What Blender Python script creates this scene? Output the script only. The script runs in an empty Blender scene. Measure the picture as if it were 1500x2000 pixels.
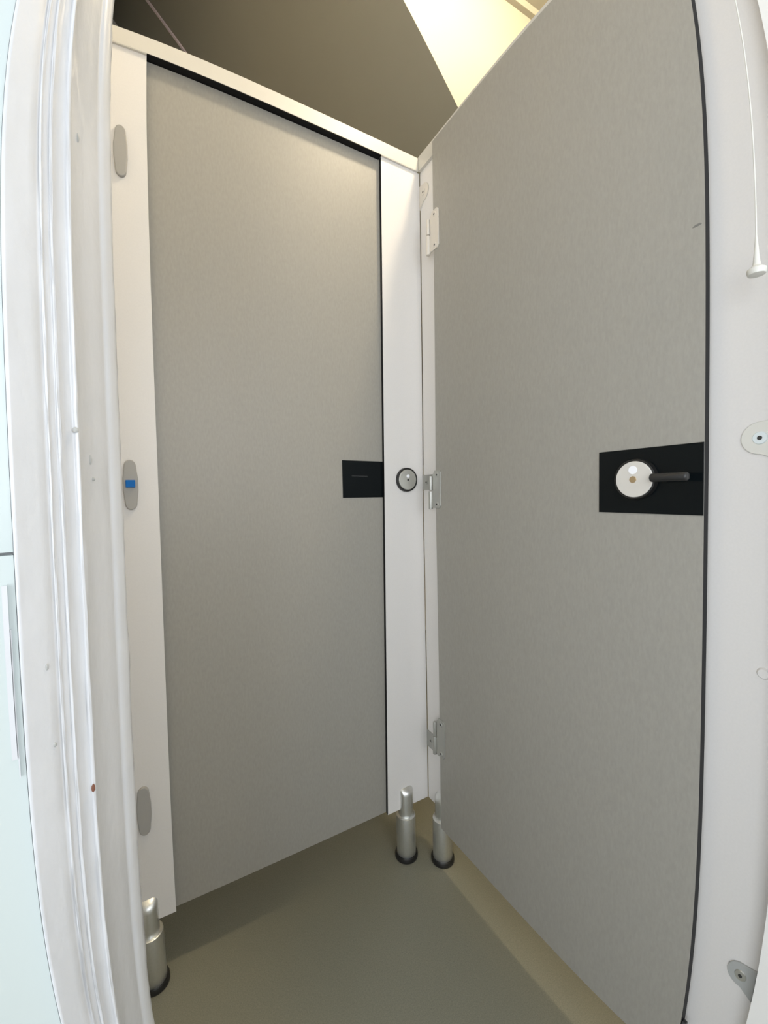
import bpy, bmesh, math, random
from mathutils import Vector, Matrix

random.seed(7)
SC = bpy.context.scene
COL = SC.collection

# ------------------------------------------------------------------ camera
CX, CY, CZ = -0.7006, -0.9805, 1.0505          # metres; corner of the two partitions is x=0, y=0, floor z=0
YAW, PITCH, ROLL = math.radians(60.0747), math.radians(-2.1337), math.radians(-1.0076)
f = Vector((math.cos(PITCH) * math.cos(YAW), math.cos(PITCH) * math.sin(YAW), math.sin(PITCH)))
r = f.cross(Vector((0, 0, 1))).normalized()
u = r.cross(f)
c_, s_ = math.cos(ROLL), math.sin(ROLL)
rx, uy = c_ * r + s_ * u, -s_ * r + c_ * u
cam = bpy.data.cameras.new('camera')
cam_o = bpy.data.objects.new('camera', cam)
COL.objects.link(cam_o)
cam_o.matrix_world = Matrix(((rx.x, uy.x, -f.x, CX), (rx.y, uy.y, -f.y, CY), (rx.z, uy.z, -f.z, CZ), (0, 0, 0, 1)))
# ultra wide phone lens with its real barrel distortion: angle = k1 r + k2 r^2 + k3 r^3 + k4 r^4
cam.type = 'PANO'
cam.panorama_type = 'FISHEYE_LENS_POLYNOMIAL'
cam.sensor_fit = 'AUTO'
cam.sensor_width = 36.0
cam.sensor_height = 27.0
PX = 36.0 / 2000.0                              # mm per pixel
K = (1.28842245, -0.19874217, -0.39998649, 0.21583138)
q = 1.0 / (1000.0 * PX)
cam.fisheye_polynomial_k0 = 0.0
cam.fisheye_polynomial_k1 = -K[0] * q
cam.fisheye_polynomial_k2 = -K[1] * q ** 2
cam.fisheye_polynomial_k3 = -K[2] * q ** 3
cam.fisheye_polynomial_k4 = -K[3] * q ** 4
cam.fisheye_fov = math.radians(180)
cam.clip_start = 0.01
SC.camera = cam_o

# ------------------------------------------------------------------ light
w = bpy.data.worlds.new('world')
SC.world = w
w.use_nodes = True
bg = w.node_tree.nodes['Background']
bg.inputs[0].default_value = (0.88, 0.93, 1.0, 1)
bg.inputs[1].default_value = 0.46

def area(name, loc, target, sx, sy, power, col):
    l = bpy.data.lights.new(name, 'AREA')
    l.shape = 'RECTANGLE'; l.size = sx; l.size_y = sy; l.energy = power; l.color = col
    o = bpy.data.objects.new(name, l); COL.objects.link(o)
    o.location = loc
    o.rotation_euler = (Vector(target) - Vector(loc)).to_track_quat('-Z', 'Y').to_euler()
    return o
area('daylight', (-1.75, -1.85, 1.15), (-0.1, -0.4, 1.65), 0.9, 1.1, 7.5, (0.90, 0.96, 1.0))
area('window_daylight', (-0.45, -2.42, 1.60), (-0.45, 0.0, 1.9), 0.85, 1.2, 6.3, (0.92, 0.96, 1.0))

SC.view_settings.view_transform = 'Standard'
SC.view_settings.look = 'None'
SC.view_settings.gamma = 1.0
SC.view_settings.use_curve_mapping = False
SC.view_settings.exposure = 1.22

# ------------------------------------------------------------------ helpers
def meta(o, label=None, cat=None, group=None, kind=None):
    if label: o['label'] = label
    if cat: o['category'] = cat
    if group: o['group'] = group
    if kind: o['kind'] = kind
    return o

def empty(name, loc, **k):
    o = bpy.data.objects.new(name, None); COL.objects.link(o)
    o.location = loc; o.empty_display_size = 0.05
    return meta(o, **k)

def finish(name, bm, mats, parent=None, smooth=False, **k):
    me = bpy.data.meshes.new(name)
    bm.normal_update()
    bmesh.ops.recalc_face_normals(bm, faces=bm.faces)
    bm.to_mesh(me); bm.free()
    if not isinstance(mats, (list, tuple)): mats = [mats]
    for m in mats: me.materials.append(m)
    for p in me.polygons: p.use_smooth = smooth
    if smooth and name != 'trim_1': me.set_sharp_from_angle(angle=math.radians(38))
    o = bpy.data.objects.new(name, me); COL.objects.link(o)
    if parent is not None:
        o.parent = parent
        # root empties are unrotated: keep world coordinates
        off = Vector((0, 0, 0)); pp = parent
        while pp is not None:
            off += pp.location; pp = pp.parent
        o.location = -off if o.parent.type == 'EMPTY' else (0, 0, 0)
    return meta(o, **k)

def box(bm, x0, x1, y0, y1, z0, z1, bev=0.0):
    g = bmesh.ops.create_cube(bm, size=1.0)
    vs = g['verts']
    for v in vs:
        v.co = Vector((x0 if v.co.x < 0 else x1, y0 if v.co.y < 0 else y1, z0 if v.co.z < 0 else z1))
    if bev > 0:
        es = list({e for v in vs for e in v.link_edges})
        bmesh.ops.bevel(bm, geom=es, offset=bev, segments=2, affect='EDGES', profile=0.5)
    return bm

def B(x0, x1, y0, y1, z0, z1, bev=0.0006):
    return box(bmesh.new(), x0, x1, y0, y1, z0, z1, bev)

def cyl(bm, c, axis, r0, r1, h, seg=40, bev=0.0):
    """cylinder from c along axis (unit Vector) height h"""
    a = Vector(axis).normalized()
    g = bmesh.ops.create_cone(bm, cap_ends=True, segments=seg, radius1=r0, radius2=r1, depth=h)
    vs = g['verts']
    M = a.to_track_quat('Z', 'Y').to_matrix().to_4x4()
    M.translation = Vector(c) + a * h / 2
    bmesh.ops.transform(bm, matrix=M, verts=vs)
    if bev > 0:
        es = [e for e in {e for v in vs for e in v.link_edges} if any(len(fc.verts) > 4 for fc in e.link_faces)]
        bmesh.ops.bevel(bm, geom=es, offset=bev, segments=3, affect='EDGES', profile=0.5)
    return bm

def lathe(bm, c, prof, seg=48):
    """vertical lathe at c=(x,y), prof=[(r,z)]"""
    rings = []
    for (rr, z) in prof:
        rings.append([bm.verts.new((c[0] + rr * math.cos(2 * math.pi * i / seg), c[1] + rr * math.sin(2 * math.pi * i / seg), z)) for i in range(seg)])
    for a, b in zip(rings, rings[1:]):
        for i in range(seg):
            bm.faces.new((a[i], a[(i + 1) % seg], b[(i + 1) % seg], b[i]))
    bm.faces.new(rings[0]); bm.faces.new(rings[-1])
    return bm

def prism(bm, pts, d, bev=0.0):
    """closed 3D polygon pts extruded by Vector d"""
    vs = [bm.verts.new(p) for p in pts]
    fc = bm.faces.new(vs)
    e = bmesh.ops.extrude_face_region(bm, geom=[fc])
    nv = [v for v in e['geom'] if isinstance(v, bmesh.types.BMVert)]
    bmesh.ops.translate(bm, vec=Vector(d), verts=nv)
    if bev > 0:
        front = [fc2 for fc2 in bm.faces if all(v in nv for v in fc2.verts)]
        es = [e2 for f2 in front for e2 in f2.edges]
        bmesh.ops.bevel(bm, geom=es, offset=bev, segments=3, affect='EDGES', profile=0.5)
    return bm

# ------------------------------------------------------------------ materials
def mat(name, col, rough=0.5, metal=0.0, spec=0.5, noise=None, bump=None, coat=0.0, stretch=(1, 1, 1)):
    m = bpy.data.materials.new(name); m.use_nodes = True
    nt = m.node_tree; b = nt.nodes['Principled BSDF']
    b.inputs['Base Color'].default_value = (*col, 1)
    b.inputs['Roughness'].default_value = rough
    b.inputs['Metallic'].default_value = metal
    b.inputs['Specular IOR Level'].default_value = spec
    b.inputs['Coat Weight'].default_value = coat
    tc = nt.nodes.new('ShaderNodeTexCoord'); mp = nt.nodes.new('ShaderNodeMapping')
    mp.inputs['Scale'].default_value = stretch
    nt.links.new(tc.outputs['Object'], mp.inputs['Vector'])
    if noise:
        sc, amt = noise
        n = nt.nodes.new('ShaderNodeTexNoise'); n.inputs['Scale'].default_value = sc; n.inputs['Detail'].default_value = 6
        nt.links.new(mp.outputs[0], n.inputs['Vector'])
        cr = nt.nodes.new('ShaderNodeValToRGB')
        cr.color_ramp.elements[0].position = 0.3; cr.color_ramp.elements[1].position = 0.7
        cr.color_ramp.elements[0].color = (*[max(0, c * (1 - amt)) for c in col], 1)
        cr.color_ramp.elements[1].color = (*[min(1, c * (1 + amt)) for c in col], 1)
        nt.links.new(n.outputs['Fac'], cr.inputs[0]); nt.links.new(cr.outputs[0], b.inputs['Base Color'])
    if bump:
        sc, st, dist = bump
        n = nt.nodes.new('ShaderNodeTexNoise'); n.inputs['Scale'].default_value = sc; n.inputs['Detail'].default_value = 5
        nt.links.new(mp.outputs[0], n.inputs['Vector'])
        bp = nt.nodes.new('ShaderNodeBump'); bp.inputs['Strength'].default_value = st; bp.inputs['Distance'].default_value = dist
        nt.links.new(n.outputs['Fac'], bp.inputs['Height']); nt.links.new(bp.outputs[0], b.inputs['Normal'])
    return m

M_grey = mat('grey_laminate', (0.325, 0.312, 0.278), 0.42, noise=(260, 0.05), bump=(320, 0.06, 0.0005), stretch=(1, 1, 0.35))
M_white = mat('white_laminate', (0.72, 0.70, 0.68), 0.38, noise=(300, 0.015), bump=(400, 0.05, 0.0004))
M_core = mat('black_core', (0.006, 0.006, 0.007), 0.5, spec=0.2)
M_header = mat('cream_header', (0.60, 0.58, 0.53), 0.35)
M_jamb = mat('gloss_white_paint', (0.66, 0.665, 0.68), 0.24, bump=(55, 0.35, 0.0022), noise=(30, 0.012), stretch=(1, 1, 0.6), coat=0.3)
M_leaf = mat('pale_green_gloss_paint', (0.60, 0.66, 0.645), 0.18, bump=(30, 0.1, 0.001))
M_wall = mat('painted_wall', (0.80, 0.79, 0.76), 0.55, bump=(90, 0.12, 0.001), noise=(8, 0.01))
M_taupe = mat('taupe_wall_paint', (0.92, 0.78, 0.80), 0.6, noise=(6, 0.02))
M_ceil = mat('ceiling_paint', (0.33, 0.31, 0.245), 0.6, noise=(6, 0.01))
M_floor = mat('vinyl_floor', (0.218, 0.214, 0.165), 0.5, noise=(420, 0.16), bump=(500, 0.08, 0.0004))
M_alu = mat('satin_aluminium', (0.74, 0.75, 0.73), 0.36, metal=0.9, noise=(200, 0.03))
M_steel = mat('brushed_steel', (0.60, 0.60, 0.56), 0.38, metal=0.75)
M_zinc = mat('zinc_hinge', (0.44, 0.44, 0.41), 0.42, metal=0.6)
M_lithinge = mat('off_white_lit_hinge', (0.66, 0.62, 0.56), 0.4, metal=0.1)  # light falling on the top hinge is put into this paler colour
M_rubber = mat('black_rubber', (0.012, 0.012, 0.012), 0.35)
M_gloss = mat('black_gloss_plate', (0.004, 0.006, 0.007), 0.12, spec=0.15)
M_lever = mat('black_lever', (0.02, 0.02, 0.02), 0.35)
M_cap = mat('grey_plastic_cap', (0.36, 0.35, 0.33), 0.45)
M_blue = mat('blue_plastic', (0.0, 0.13, 0.46), 0.4, spec=0.2)
M_rose = mat('satin_rose', (0.74, 0.72, 0.68), 0.35, metal=0.25)
M_dot = mat('white_indicator_and_glint', (0.92, 0.93, 0.97), 0.3)
M_brass = mat('brass_screw', (0.55, 0.42, 0.26), 0.35, metal=0.8)
M_dark = mat('dark_recess', (0.03, 0.03, 0.028), 0.6)
M_screw = mat('bright_screw', (0.75, 0.82, 0.84), 0.3, metal=0.3)
M_brk = mat('white_bracket', (0.68, 0.67, 0.62), 0.4)
M_gbrk = mat('grey_bracket', (0.40, 0.41, 0.40), 0.4)
M_brown = mat('bare_wood_chip', (0.18, 0.07, 0.04), 0.7)
M_scuff = mat('scuffed_grey', (0.17, 0.165, 0.15), 0.55)
M_pscuff = mat('dirty_paint', (0.42, 0.42, 0.40), 0.55)
M_line = mat('satin_grey_line', (0.10, 0.10, 0.10), 0.3)

M_bulb = bpy.data.materials.new('lit_opal_glass'); M_bulb.use_nodes = True
_b = M_bulb.node_tree.nodes['Principled BSDF']
_b.inputs['Emission Color'].default_value = (1.0, 0.84, 0.60, 1); _b.inputs['Emission Strength'].default_value = 175

# ------------------------------------------------------------------ room shell
ZC = 2.90
YS = 0.115                                       # side face of the sloping soffit
YB = 1.60
def soffit_z(x): return 2.641 - 1.177 * x
finish('floor', B(-1.15, 1.5, -2.35, 1.7, -0.06, 0.0, 0), M_floor, label='greenish beige speckled vinyl floor', cat='floor', kind='structure')
finish('wall_back', B(-0.95, 1.5, YB, YB + 0.1, 0.0, 3.9, 0), M_wall, label='painted wall at the back of the left cubicle', cat='wall', kind='structure')
finish('wall_far', B(1.2, 1.3, -2.2, YB, 0.0, 2.95, 0), M_wall, label='painted end wall inside the right cubicle', cat='wall', kind='structure')
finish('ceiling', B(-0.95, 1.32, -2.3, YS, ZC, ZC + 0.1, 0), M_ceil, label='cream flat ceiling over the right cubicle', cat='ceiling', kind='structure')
# underside of the stairs: taupe slope dropping away over the left cubicle, with a cream upright side face
bm = bmesh.new()
P = [(-0.95, YS, soffit_z(-0.95)), (1.2, YS, soffit_z(1.2)), (1.2, YS, ZC + 0.1), (1.2, YS, 3.9), (-0.95, YS, 3.9)]
prism(bm, P, (0, YB - YS, 0))
bm.normal_update()
for fc in bm.faces:
    if fc.normal.z < -0.3: fc.material_index = 1
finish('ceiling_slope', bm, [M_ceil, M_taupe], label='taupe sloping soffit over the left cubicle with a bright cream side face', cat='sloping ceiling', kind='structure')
# wall on the right that the right hand partition butts against (slightly out of plumb)
bm = bmesh.new()
def yR(z): return -0.7934 + (z - 1.05) * 0.004
prism(bm, [(-0.03, yR(0), 0), (-0.03, yR(ZC), ZC), (-0.03, -2.2, ZC), (-0.03, -2.2, 0)], (0.14, 0, 0))
finish('wall_right', bm, M_wall, label='white painted wall at the right edge of the picture', cat='wall', kind='structure')
bm = bmesh.new()
box(bm, -0.95, 1.2, -2.3, -2.2, 0, 0.95)
box(bm, -0.95, 1.2, -2.3, -2.2, 2.25, ZC)
box(bm, -0.95, -0.90, -2.3, -2.2, 0.95, 2.25)
box(bm, 0.0, 1.2, -2.3, -2.2, 0.95, 2.25)
wf = bmesh.new()
box(wf, -0.90, -0.86, -2.27, -2.20, 0.95, 2.25); box(wf, -0.04, 0.0, -2.27, -2.20, 0.95, 2.25)
box(wf, -0.86, -0.04, -2.27, -2.20, 0.95, 0.99); box(wf, -0.86, -0.04, -2.27, -2.20, 2.21, 2.25)
finish('window_1', wf, M_jamb, label='white window frame in the side wall behind the camera', cat='window', kind='structure')
finish('wall_side', bm, M_wall, label='painted side wall out of view on the right', cat='wall', kind='structure')
# entrance wall the camera looks through: left piece, piece beyond the doorway, piece over it
bm = bmesh.new()
box(bm, -0.93, -0.83, -0.40, YB, 0, 3.9)
box(bm, -0.93, -0.83, -2.2, -1.75, 0, ZC)
box(bm, -0.93, -0.83, -1.75, -0.40, 2.66, ZC)
finish('wall_front', bm, M_wall, label='painted entrance wall around the doorway', cat='wall', kind='structure')

# ceiling batten and wall batten
def bar(name, a, b, wdt, thk, up, m, **k):
    a, b, up = Vector(a), Vector(b), Vector(up).normalized()
    d = (b - a).normalized(); s = d.cross(up).normalized() * wdt / 2
    bm = bmesh.new()
    prism(bm, [a - s, a + s, b + s, b - s], up * thk)
    return finish(name, bm, m, **k)
bm = bmesh.new()
box(bm, -0.95, 1.2, YS - 0.020, YS, 2.868, 2.90)
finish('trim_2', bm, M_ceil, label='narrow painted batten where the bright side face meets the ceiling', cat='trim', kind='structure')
ns = Vector((-1.177, 0, -1)).normalized()
pa, pb = Vector((-0.655, 1.245, soffit_z(-0.655))), Vector((-0.470, 1.232, soffit_z(-0.470)))
dd = (pb - pa)
bar('trim_3', pa - dd * 0.9, pb + dd * 1.0, 0.013, 0.006, ns, M_taupe, label='thin batten running down the taupe soffit at upper left', cat='trim', kind='structure')

# ------------------------------------------------------------------ foreground door frame on the left
def ap(az, d): return (CX + d * math.cos(math.radians(az)), CY + d * math.sin(math.radians(az)))
prof = []
def ridge(az, d, h, wd):
    for t in (-1, -0.7, -0.35, 0, 0.35, 0.7, 1):
        prof.append((az + t * wd, d - h * math.sqrt(max(0, 1 - t * t)), 1.0))
prof += [(94.2, 0.510, 0), (93.2, 0.490, 0.2), (92.7, 0.478, 0.8), (92.52, 0.473, 1.9), (92.56, 0.468, 1.6), (92.75, 0.463, 0.8)]
prof += [(93.1, 0.4590, 0.5), (93.55, 0.4545, 0.5), (93.7, 0.4545, 0.5), (93.85, 0.4510, 0.5), (94.6, 0.4410, 0.3), (95.4, 0.4290, 0.3), (96.1, 0.4180, 0.4)]
ridge(96.6, 0.4105, 0.0016, 0.24)
prof += [(97.1, 0.4085, 0.3), (97.5, 0.4085, 0.3)]
ridge(98.15, 0.4035, 0.0015, 0.20)
prof += [(98.55, 0.401, 0.3), (98.75, 0.401, 0.3)]
ridge(99.08, 0.3995, 0.0012, 0.16)
prof += [(99.5, 0.397, 0.2), (100.2, 0.394, 0.2), (101.2, 0.390, 0.2), (102.0, 0.387, 0.3), (102.28, 0.386, 0.5), (102.36, 0.3895, 0.2), (102.4, 0.41, 0)]
NZ = 320
Z0, Z1 = 0.0, 2.66
bm = bmesh.new()
import mathutils
rows = []
for j in range(NZ + 1):
    z = Z0 + (Z1 - Z0) * j / NZ
    row = []
    for i, (az, d, wob) in enumerate(prof):
        n1 = mathutils.noise.noise(Vector((z * 14, i * 0.9, 3.1)))
        n2 = mathutils.noise.noise(Vector((z * 60, i * 1.7, 9.4)))
        daz = wob * (0.045 * n1 + 0.045 * n2)
        dd_ = wob * (0.0008 * n1 + 0.0007 * n2)
        x, y = ap(az + daz, d + dd_)
        row.append(bm.verts.new((x, y, z)))
    # closing behind
    row.append(bm.verts.new((-0.935, -0.62, z)))
    row.append(bm.verts.new((-0.935, -0.30, z)))
    rows.append(row)
n = len(rows[0])
for a, b in zip(rows, rows[1:]):
    for i in range(n):
        bm.faces.new((a[i], a[(i + 1) % n], b[(i + 1) % n], b[i]))
bm.faces.new(rows[0]); bm.faces.new(rows[-1])
jamb = finish('trim_1', bm, M_jamb, smooth=True, label='thickly painted white moulded door frame filling the left edge', cat='door frame', kind='structure')
# chips and scuffs in the paint
def chip(az, d, z, w_, h_, m, nm='paint_chip'):
    x, y = ap(az, d)
    bm = bmesh.new()
    bmesh.ops.create_icosphere(bm, subdivisions=2, radius=1.0)
    for v in bm.verts:
        k = 1 + 0.35 * mathutils.noise.noise(v.co * 2 + Vector((az, z, 0)))
        v.co = Vector((v.co.x * w_ * k, v.co.y * 0.0008, v.co.z * h_ * k))
    R = Matrix.Rotation(math.radians(az - 90), 4, 'Z'); R.translation = (x, y, z)
    bmesh.ops.transform(bm, matrix=R, verts=bm.verts)
    o = finish(nm, bm, m, smooth=True); o.parent = jamb
    return o
chip(96.65, 0.4082, CZ - 0.408 * math.tan(math.radians(30.0)), 0.0013, 0.0035, M_brown)
chip(96.7, 0.4080, CZ + 0.408 * math.tan(math.radians(8.0)), 0.0022, 0.0022, M_pscuff)
chip(95.3, 0.4295, CZ - 0.0 + 0.4295 * math.tan(math.radians(2.6)), 0.0018, 0.0018, M_pscuff)
chip(95.5, 0.4265, CZ + 0.4265 * math.tan(math.radians(4.8)), 0.0015, 0.0040, M_pscuff)
chip(95.7, 0.4235, CZ + 0.4235 * math.tan(math.radians(35.3)), 0.0012, 0.0040, M_pscuff)
chip(100.2, 0.3938, CZ - 0.394 * math.tan(math.radians(17.3)), 0.0011, 0.0026, M_pscuff)
chip(99.9, 0.3952, CZ - 0.394 * math.tan(math.radians(25.0)), 0.0012, 0.0018, M_pscuff)

# outer door leaf standing open beyond the frame
leaf = empty('door_1', (CX + 0.36 * math.cos(math.radians(106)), CY + 0.36 * math.sin(math.radians(106)), 0), label='pale green glossy outer door leaf, a sliver at the far left edge', cat='door', kind='structure')
def leafbox(az0, d0, az1, d1, z0, z1, thk):
    a, b = ap(az0, d0), ap(az1, d1)
    bm = bmesh.new()
    nn = Vector((b[1] - a[1], -(b[0] - a[0]), 0)).normalized()
    if nn.y > 0: nn = -nn
    prism(bm, [(a[0], a[1], z0), (b[0], b[1], z0), (b[0], b[1], z1), (a[0], a[1], z1)], -nn * thk)
    return bm
finish('leaf_panel', leafbox(102.42, 0.398, 118, 0.40, 0.02, 1.013, 0.03), M_leaf, leaf)
finish('leaf_panel', leafbox(102.42, 0.402, 118, 0.404, 1.015, 2.10, 0.025), M_leaf, leaf)
finish('leaf_bead', leafbox(103.05, 0.3945, 103.5, 0.3945, 0.865, 0.992, 0.004), M_jamb, leaf)
finish('leaf_bead', leafbox(102.9, 0.3955, 103.0, 0.3955, 0.85, 0.96, 0.003), M_jamb, leaf)

# ------------------------------------------------------------------ laminate panels
def panel(name, x0, x1, y0, y1, z0, z1, face_m, face_axis, parent, bot=None, **k):
    """solid compact laminate board: coloured faces, black core on its edges. bot=(x0b,x1b)/(y0b,y1b) for a bottom out of plumb"""
    bm = bmesh.new()
    box(bm, x0, x1, y0, y1, z0, z1)
    if bot:
        for v in bm.verts:
            if abs(v.co.z - z0) < 1e-6:
                if face_axis == 1: v.co.x = bot[0] if abs(v.co.x - x0) < 1e-6 else bot[1]
                else: v.co.y = bot[0] if abs(v.co.y - y0) < 1e-6 else bot[1]
    bm.normal_update()
    for fc in bm.faces:
        fc.material_index = 0 if abs(fc.normal[face_axis]) > 0.5 else 1
    return finish(name, bm, [face_m, M_core], parent, **k)

def screw(c, axis, rr, parent, m=M_zinc, hole=True, name='screw'):
    bm = bmesh.new()
    cyl(bm, c, axis, rr, rr * 0.8, 0.0012, 24)
    o = finish(name, bm, m, parent)
    if hole:
        bm = bmesh.new()
        cyl(bm, Vector(c) + Vector(axis) * 0.0011, axis, rr * 0.42, rr * 0.42, 0.0004, 6)
        h = finish('screw_socket', bm, M_dark, None); h.parent = o
    return o

def foot(cx, cy, parent, zt=0.212, front=(0, -1), hide=False):
    s = bmesh.new()
    lathe(s, (cx, cy), [(0.0272, 0.010), (0.0280, 0.012), (0.0280, 0.1225), (0.0274, 0.1260), (0.0252, 0.1272), (0.020, 0.1272)])
    sl = finish('foot', s, M_alu, parent, smooth=True)
    # upper post: round rod clasping the board, with a slanted rounded top
    p = bmesh.new()
    lathe(p, (cx, cy), [(0.0205, 0.118), (0.0208, 0.122), (0.0208, zt - 0.012), (0.0200, zt - 0.006), (0.0165, zt - 0.002), (0.010, zt)])
    for v in p.verts:
        if v.co.z > zt - 0.03:
            t = ((v.co.x - cx) * front[0] + (v.co.y - cy) * front[1])
            v.co.z -= 0.55 * max(0, t + 0.004)
    o = finish('post', p, M_alu, None, smooth=True); o.parent = sl
    g = bmesh.new()
    lathe(g, (cx, cy), [(0.0325, 0.0), (0.0335, 0.002), (0.0335, 0.010), (0.0320, 0.0135), (0.0270, 0.0140)])
    o = finish('rubber_base', g, M_rubber, None, smooth=True); o.parent = sl
    return sl

HB, HT = 1.965, 2.0022          # header bottom / top
PB = 0.1487                     # underside of boards

# --- left partition (plane y = 0, faces -y)
lp = empty('partition_panel', (-0.74, 0.006, 0), label='narrow white partition board behind the door frame, left of the first grey door', cat='partition panel', kind='thing')
lb = panel('board', -0.828, -0.6802, 0.0, 0.0115, PB, HB, M_white, 1, lp)
def capsule(cx, z, h, wd, parent, y=0.0):
    pts = []
    n = 14
    for i in range(n + 1):
        a = math.pi * i / n
        pts.append((cx + wd * 0.40 * math.cos(a), y, z + h / 2 - 0.014 + 0.014 * math.sin(a)))
    pts.append((cx - wd * 0.5, y, z + 0.012)); pts.append((cx - wd * 0.5, y, z - 0.012))
    for i in range(n + 1):
        a = math.pi + math.pi * i / n
        pts.append((cx + wd * 0.40 * math.cos(a), y, z - h / 2 + 0.014 + 0.014 * math.sin(a)))
    pts.append((cx + wd * 0.5, y, z - 0.012)); pts.append((cx + wd * 0.5, y, z + 0.012))
    bm = bmesh.new(); prism(bm, pts, (0, -0.006, 0), 0.002)
    return finish('hinge_cap', bm, M_cap, parent, label='grey rounded plastic hinge cap')
capsule(-0.7270, 1.7462, 0.102, 0.0245, lp)
cm = capsule(-0.7292, 1.0835, 0.1015, 0.0265, lp)
bb = finish('blue_tab', B(-0.7375, -0.7210, -0.0105, -0.0062, 1.0780, 1.0930, 0.0008), M_blue, None, label='small blue square tab'); bb.parent = cm; bb.location = (0, 0, 0)
capsule(-0.7300, 0.4015, 0.104, 0.0265, lp)
foot(-0.7345, 0.0035, lp, 0.207)

ld = empty('cubicle_door', (-0.40, 0.019, 0), label='closed grey cubicle door set back in the left partition', cat='door', kind='thing')
panel('door_leaf', -0.6845, -0.1260, 0.0122, 0.0250, PB + 0.0005, HB - 0.001, M_grey, 1, ld)
finish('latch_plate', B(-0.2560, -0.1268, 0.0107, 0.0123, 1.0503, 1.1504, 0.0004), M_gloss, ld, label='black rectangular latch plate')
finish('slot', B(-0.2290, -0.1810, 0.0102, 0.0108, 1.1086, 1.1093, 0), M_line, ld)

rp = empty('partition_panel', (-0.07, 0.006, 0), label='white partition board with a round lock, between the two grey doors', cat='partition panel', kind='thing')
panel('board', -0.1265, -0.0015, 0.0, 0.0100, PB, HB, M_white, 1, rp, bot=(-0.1405, -0.0015))
bm = bmesh.new(); cyl(bm, (-0.0605, 0, 1.0992), (0, -1, 0), 0.0350, 0.0340, 0.0085, 64, 0.001)
ring = finish('lock_rose', bm, M_rubber, rp, smooth=False, label='black ring of the round lock')
bm = bmesh.new(); cyl(bm, (-0.0618, -0.0085, 1.0992), (0, -1, 0), 0.0295, 0.0285, 0.0035, 64, 0.0008)
o = finish('rose_cap', bm, M_steel, None); o.parent = ring
bm = bmesh.new(); cyl(bm, (-0.0613, -0.0119, 1.1092), (0, -1, 0), 0.0050, 0.0048, 0.0006, 32)  # white disc painted in as the highlight on this lock cap
o = finish('indicator_and_glint_dot', bm, M_dot, None); o.parent = ring
bm = bmesh.new(); cyl(bm, (-0.0614, -0.0119, 1.0985), (0, -1, 0), 0.0030, 0.0028, 0.0006, 24)
o = finish('emergency_slot', bm, M_dark, None); o.parent = ring
foot(-0.0785, 0.0035, rp, 0.212)

hl = empty('header_rail', (-0.41, 0.0, HB), label='cream top rail over the closed left door, ending at the corner', cat='header rail', kind='thing')
bm = bmesh.new()
box(bm, -0.828, -0.0090, -0.0050, 0.0120, HB + 0.0016, HT)
box(bm, -0.828, -0.6804, -0.0046, 0.0120, HB, HB + 0.0016); box(bm, -0.1266, -0.0090, -0.0046, 0.0120, HB, HB + 0.0016)
finish('rail', bm, M_header, hl)
finish('core_edge', B(-0.6802, -0.1268, -0.0046, 0.0255, HB, HB + 0.0016, 0), M_core, hl, label='black underside of the rail')

# --- right partition (plane x = 0, faces -x)
fp = empty('partition_panel', (0.006, -0.05, 0), label='slim white partition strip in the corner beside the right door hinges', cat='partition panel', kind='thing')
panel('board', 0.0, 0.0115, -0.1000, -0.0022, PB, HB, M_white, 0, fp)
foot(0.0035, -0.0625, fp, 0.200, front=(-1, 0))

def bracket(name, ys, ye, z0, z1, m, parent, sc_m, x=0.0, flip=1, lab=None):
    """D shaped angle bracket on the x=0 face: straight edge at ys (height z0..z1), lobe reaching ye"""
    zc = (z0 + z1) / 2 + (0.006 if flip > 0 else 0.006)
    R = (z1 - z0) * 0.36
    L = ye - ys; sgn = 1 if L > 0 else -1
    pts = [(x, ys, z0), (x, ys, z1)]
    cyc = ye - sgn * R
    for i in range(15):
        a = math.pi / 2 - math.pi * i / 14
        pts.append((x, cyc + sgn * R * math.cos(a), zc + R * math.sin(a)))
    bm = bmesh.new(); prism(bm, pts, (-0.0028, 0, 0), 0.0008)
    o = finish(name, bm, m, parent, label=lab)
    s = cyl(bmesh.new(), (x - 0.0028, cyc + sgn * 0.001, zc), (-1, 0, 0), 0.0085, 0.0075, 0.0015, 32)
    so = finish('screw', s, sc_m, None); so.parent = o
    if o.parent is not None: so.location = (0, 0, 0)
    s = cyl(bmesh.new(), (x - 0.0042, cyc + sgn * 0.001, zc), (-1, 0, 0), 0.0028, 0.0028, 0.0005, 12)
    s2 = finish('screw_socket', s, M_dark, None); s2.parent = o
    return o
bracket('angle_bracket', -0.0006, -0.0430, 1.8620, 1.9280, M_lithinge, fp, M_lithinge, lab='off-white D shaped corner bracket')

fr = empty('partition_panel', (0.006, -0.74, 0), label='white partition board right of the right grey door, meeting the wall', cat='partition panel', kind='thing')
panel('board', 0.0, 0.0115, -0.7920, -0.6900, PB, HB, M_white, 0, fr)
bracket('angle_bracket', -0.7915, -0.7395, 1.0830, 1.1430, M_brk, fr, M_screw, lab='white corner bracket with a bright screw')
bracket('angle_bracket', -0.7880, -0.7495, 0.3240, 0.3790, M_gbrk, fr, M_steel, lab='grey corner bracket near the floor')
s = cyl(bmesh.new(), (0.0, -0.7680, 0.8068), (-1, 0, 0), 0.008, 0.006, 0.003, 24)
finish('cover_cap', s, M_white, fr)

hf = empty('header_rail', (0.0, -0.40, HB), label='top rail over the right door, mostly hidden behind it', cat='header rail', kind='thing')
finish('rail', B(-0.0082, 0.0120, -0.7920, -0.0052, HB, HT + 0.002, 0), M_header, hf)


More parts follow.
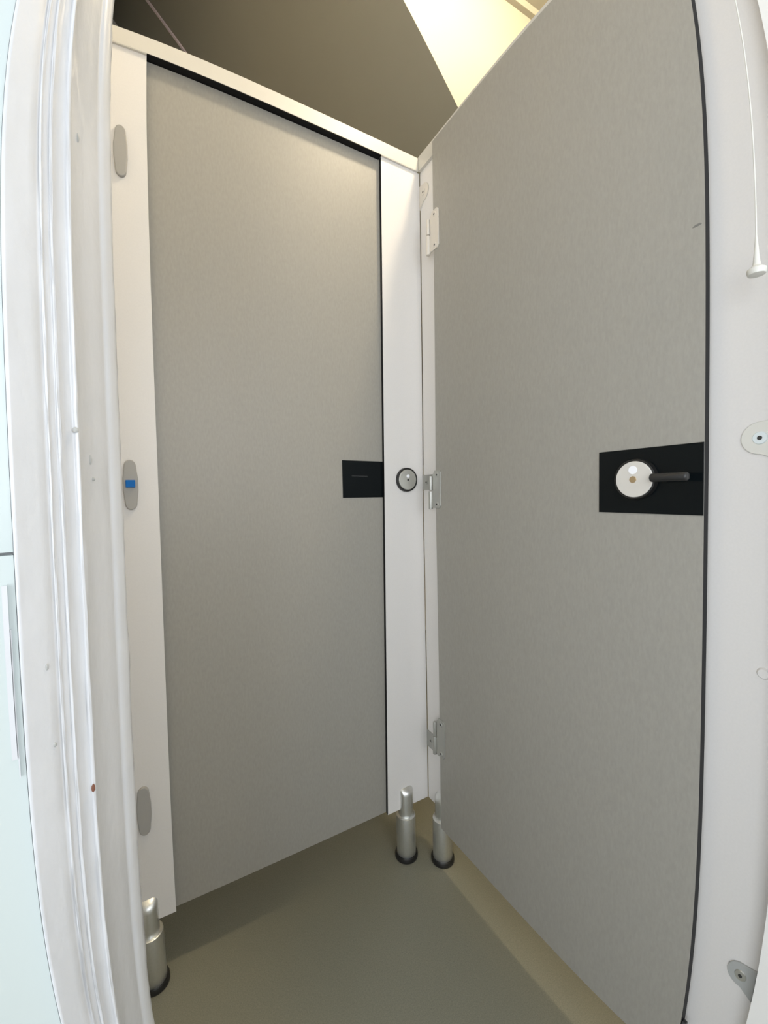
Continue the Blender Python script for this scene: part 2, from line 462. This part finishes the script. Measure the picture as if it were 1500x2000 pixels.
# right door: surface hung, sagging a touch at its free end
fd = empty('cubicle_door', (-0.015, -0.40, 0), label='large grey cubicle door on surface hinges with black lever latch, right', cat='door', kind='thing')
XF, XR = -0.0210, -0.0084
bm = bmesh.new()
YL, YR = -0.0880, -0.7050
box(bm, XF, XR, YR, YL, 0.1225, 1.9816)
for v in bm.verts:
    if v.co.z > 1.5: v.co.z = 1.9826 if v.co.y > -0.3 else 1.9765
bm.normal_update()
for fc in bm.faces: fc.material_index = 0 if abs(fc.normal.x) > 0.5 else 1
finish('door_leaf', bm, [M_grey, M_core], fd)
# latch plate and thumb lever
pts = [(XF, -0.5503, 1.0174), (XF, -0.5503, 1.1202), (XF, -0.7046, 1.1196), (XF, -0.7046, 1.0160)]
bm = bmesh.new(); prism(bm, pts, (-0.0016, 0, 0), 0.0003)
plate = finish('latch_plate', bm, M_gloss, fd, label='glossy black latch plate')
ZR, YRO = 1.0712, -0.6142
bm = bmesh.new(); cyl(bm, (XF - 0.0016, YRO, ZR), (-1, 0, 0), 0.0325, 0.0315, 0.0100, 64, 0.001)
ring = finish('lock_rose', bm, M_rubber, fd)
bm = bmesh.new(); cyl(bm, (XF - 0.0116, YRO - 0.0008, ZR - 0.0002), (-1, 0, 0), 0.0286, 0.0280, 0.0018, 64, 0.0005)
o = finish('rose_cap', bm, M_rose, None, label='pale satin metal disc'); o.parent = ring
bm = bmesh.new(); cyl(bm, (XF - 0.0133, YRO + 0.0006, ZR + 0.0145), (-1, 0, 0), 0.0066, 0.0064, 0.0006, 32)
o = finish('indicator_and_glint_dot', bm, M_dot, None); o.parent = ring
bm = bmesh.new(); cyl(bm, (XF - 0.0133, YRO + 0.0004, ZR - 0.0005), (-1, 0, 0), 0.0055, 0.0050, 0.0009, 32)
o = finish('emergency_screw', bm, M_brass, None, label='brass centre screw'); o.parent = ring
bm = bmesh.new()
cyl(bm, (-0.0460, -0.6460, ZR + 0.0005), (0, -1, 0), 0.0066, 0.0066, 0.050, 32, 0.003)
cyl(bm, (XF - 0.001, -0.6530, ZR + 0.0005), (-1, 0, 0), 0.0052, 0.0052, 0.022, 24)
lv = finish('lever', bm, M_lever, fd, smooth=True, label='black thumb turn lever')

def hinge(z0, z1, m, low_plate=None, pin_first='top', lab=None, zk0=None, zk1=None, plate_z=None, slant=0.0):
    """leaf screwed to the door face, barrel beside the door edge, fixed leaf on the partition strip"""
    pts = [(XF, -0.0775, z1 - 0.012), (XF, -0.0845, z1), (XF, -0.1065, z1), (XF, -0.1115, z1 - 0.004), (XF, -0.1115, z0 + 0.006), (XF, -0.1060, z0), (XF, -0.0660, z0), (XF, -0.0660, z0 + 0.042), (XF, -0.0775, z0 + 0.046)]
    bm = bmesh.new(); prism(bm, pts, (-0.0030, 0, 0), 0.0006)
    o = finish('hinge', bm, m, fd, label=lab)
    bm = bmesh.new()
    cyl(bm, (XF - 0.0035, -0.0690, z0 - 0.004), (0, 0, 1), 0.0058, 0.0058, 0.050, 24, 0.001)
    a = finish('barrel', bm, m, None, smooth=True); a.parent = o
    bm = bmesh.new()
    cyl(bm, (XF - 0.0035, -0.0700, z0 + 0.048), (0, 0, 1), 0.0050, 0.0050, 0.040, 24, 0.001)
    a = finish('pin', bm, m, None, smooth=True); a.parent = o
    for zz in (z1 - 0.012, z0 + 0.010):
        s = cyl(bmesh.new(), (XF - 0.003, -0.0975, zz), (-1, 0, 0), 0.0065, 0.0052, 0.0012, 24)
        a = finish('screw', s, m, None); a.parent = o
        s = cyl(bmesh.new(), (XF - 0.0042, -0.0965, zz), (-1, 0, 0), 0.0026, 0.0026, 0.0004, 6)
        a = finish('screw_socket', s, M_dark, None); a.parent = o
    if plate_z:
        a0, a1 = plate_z
        pts = [(-0.0002, -0.0008, a0), (-0.0002, -0.0008, a1), (-0.0002, -0.0400, a1 - slant), (-0.0002, -0.0600, a1 - slant * 1.3), (-0.0002, -0.0600, a0 - slant * 1.3), (-0.0002, -0.0400, a0 - slant)]
        bm = bmesh.new(); prism(bm, pts, (-0.0026, 0, 0), 0.0006)
        a = finish('fixed_leaf', bm, m, None); a.parent = o
        zc = (a0 + a1) / 2 - slant * 0.5
        s = cyl(bmesh.new(), (-0.0026, -0.0205, zc), (-1, 0, 0), 0.0055, 0.0050, 0.0012, 24)
        a = finish('screw', s, M_zinc, None); a.parent = o
        s = cyl(bmesh.new(), (-0.0037, -0.0200, zc), (-1, 0, 0), 0.0028, 0.0028, 0.0004, 12)
        a = finish('screw_socket', s, M_dark, None); a.parent = o
    return o
hinge(1.7000, 1.8010, M_lithinge, lab='top hinge, off-white from light painted into its colour')
hinge(1.0180, 1.1200, M_zinc, lab='grey metal middle hinge', plate_z=(1.0690, 1.1130))
hinge(0.3300, 0.4340, M_zinc, lab='grey metal bottom hinge', plate_z=(0.3080, 0.3560), slant=0.002)
# rubber buffer on the free edge of the door, near the floor
bm = bmesh.new(); cyl(bm, (-0.0145, -0.7050, 0.215), (0, -1, 0), 0.006, 0.005, 0.006, 24, 0.001)
finish('edge_buffer', bm, M_rubber, fd, label='small black rubber buffer')
# scuff on the door face
def smudge(y, z, a, b, parent):
    bm = bmesh.new(); bmesh.ops.create_icosphere(bm, subdivisions=2, radius=1.0)
    for v in bm.verts:
        k = 1 + 0.5 * mathutils.noise.noise(v.co * 3)
        v.co = Vector((XF + v.co.x * 0.0002, y + v.co.y * a * k, z + v.co.z * b * k))
    return finish('scuff_mark', bm, M_scuff, parent, smooth=True)
smudge(-0.6950, 1.4235, 0.006, 0.0018, fd)

# ------------------------------------------------------------------ pull cord
kx, ky = -0.060, -0.7742
cord = empty('light_pull_cord', (kx, ky, 1.31), label='white light pull cord with a small round pull, hanging at right', cat='pull cord')
bm = bmesh.new(); cyl(bm, (kx, ky, 1.352), (0, 0, 1), 0.0009, 0.0009, ZC - 1.352, 12)
finish('cord', bm, M_brk, cord, smooth=True)
bm = bmesh.new()
lathe(bm, (kx, ky), [(0.0040, 1.3080), (0.0088, 1.3090), (0.0098, 1.3125), (0.0096, 1.3155), (0.0070, 1.3175), (0.0042, 1.3200), (0.0032, 1.3280), (0.0020, 1.3440), (0.0012, 1.3540)], 32)
pl = finish('pull_knob', bm, M_brk, cord, smooth=True)

# ------------------------------------------------------------------ ceiling lamp (just above the frame)
LX, LY, LZ = 0.18, -0.42, 2.79
lamp = empty('ceiling_light', (LX, LY, LZ), label='warm round ceiling lamp above the right cubicle, above the picture', cat='lamp')
bm = bmesh.new(); bmesh.ops.create_uvsphere(bm, u_segments=32, v_segments=20, radius=0.06)
bmesh.ops.translate(bm, vec=(LX, LY, LZ), verts=bm.verts)
sh = finish('glass_globe', bm, M_bulb, lamp, smooth=True)
bm = bmesh.new(); lathe(bm, (LX, LY), [(0.035, LZ + 0.054), (0.04, LZ + 0.066), (0.012, LZ + 0.072), (0.012, ZC - 0.012), (0.05, ZC - 0.010), (0.05, ZC)], 32)
finish('lamp_rod', bm, M_alu, lamp, smooth=True)
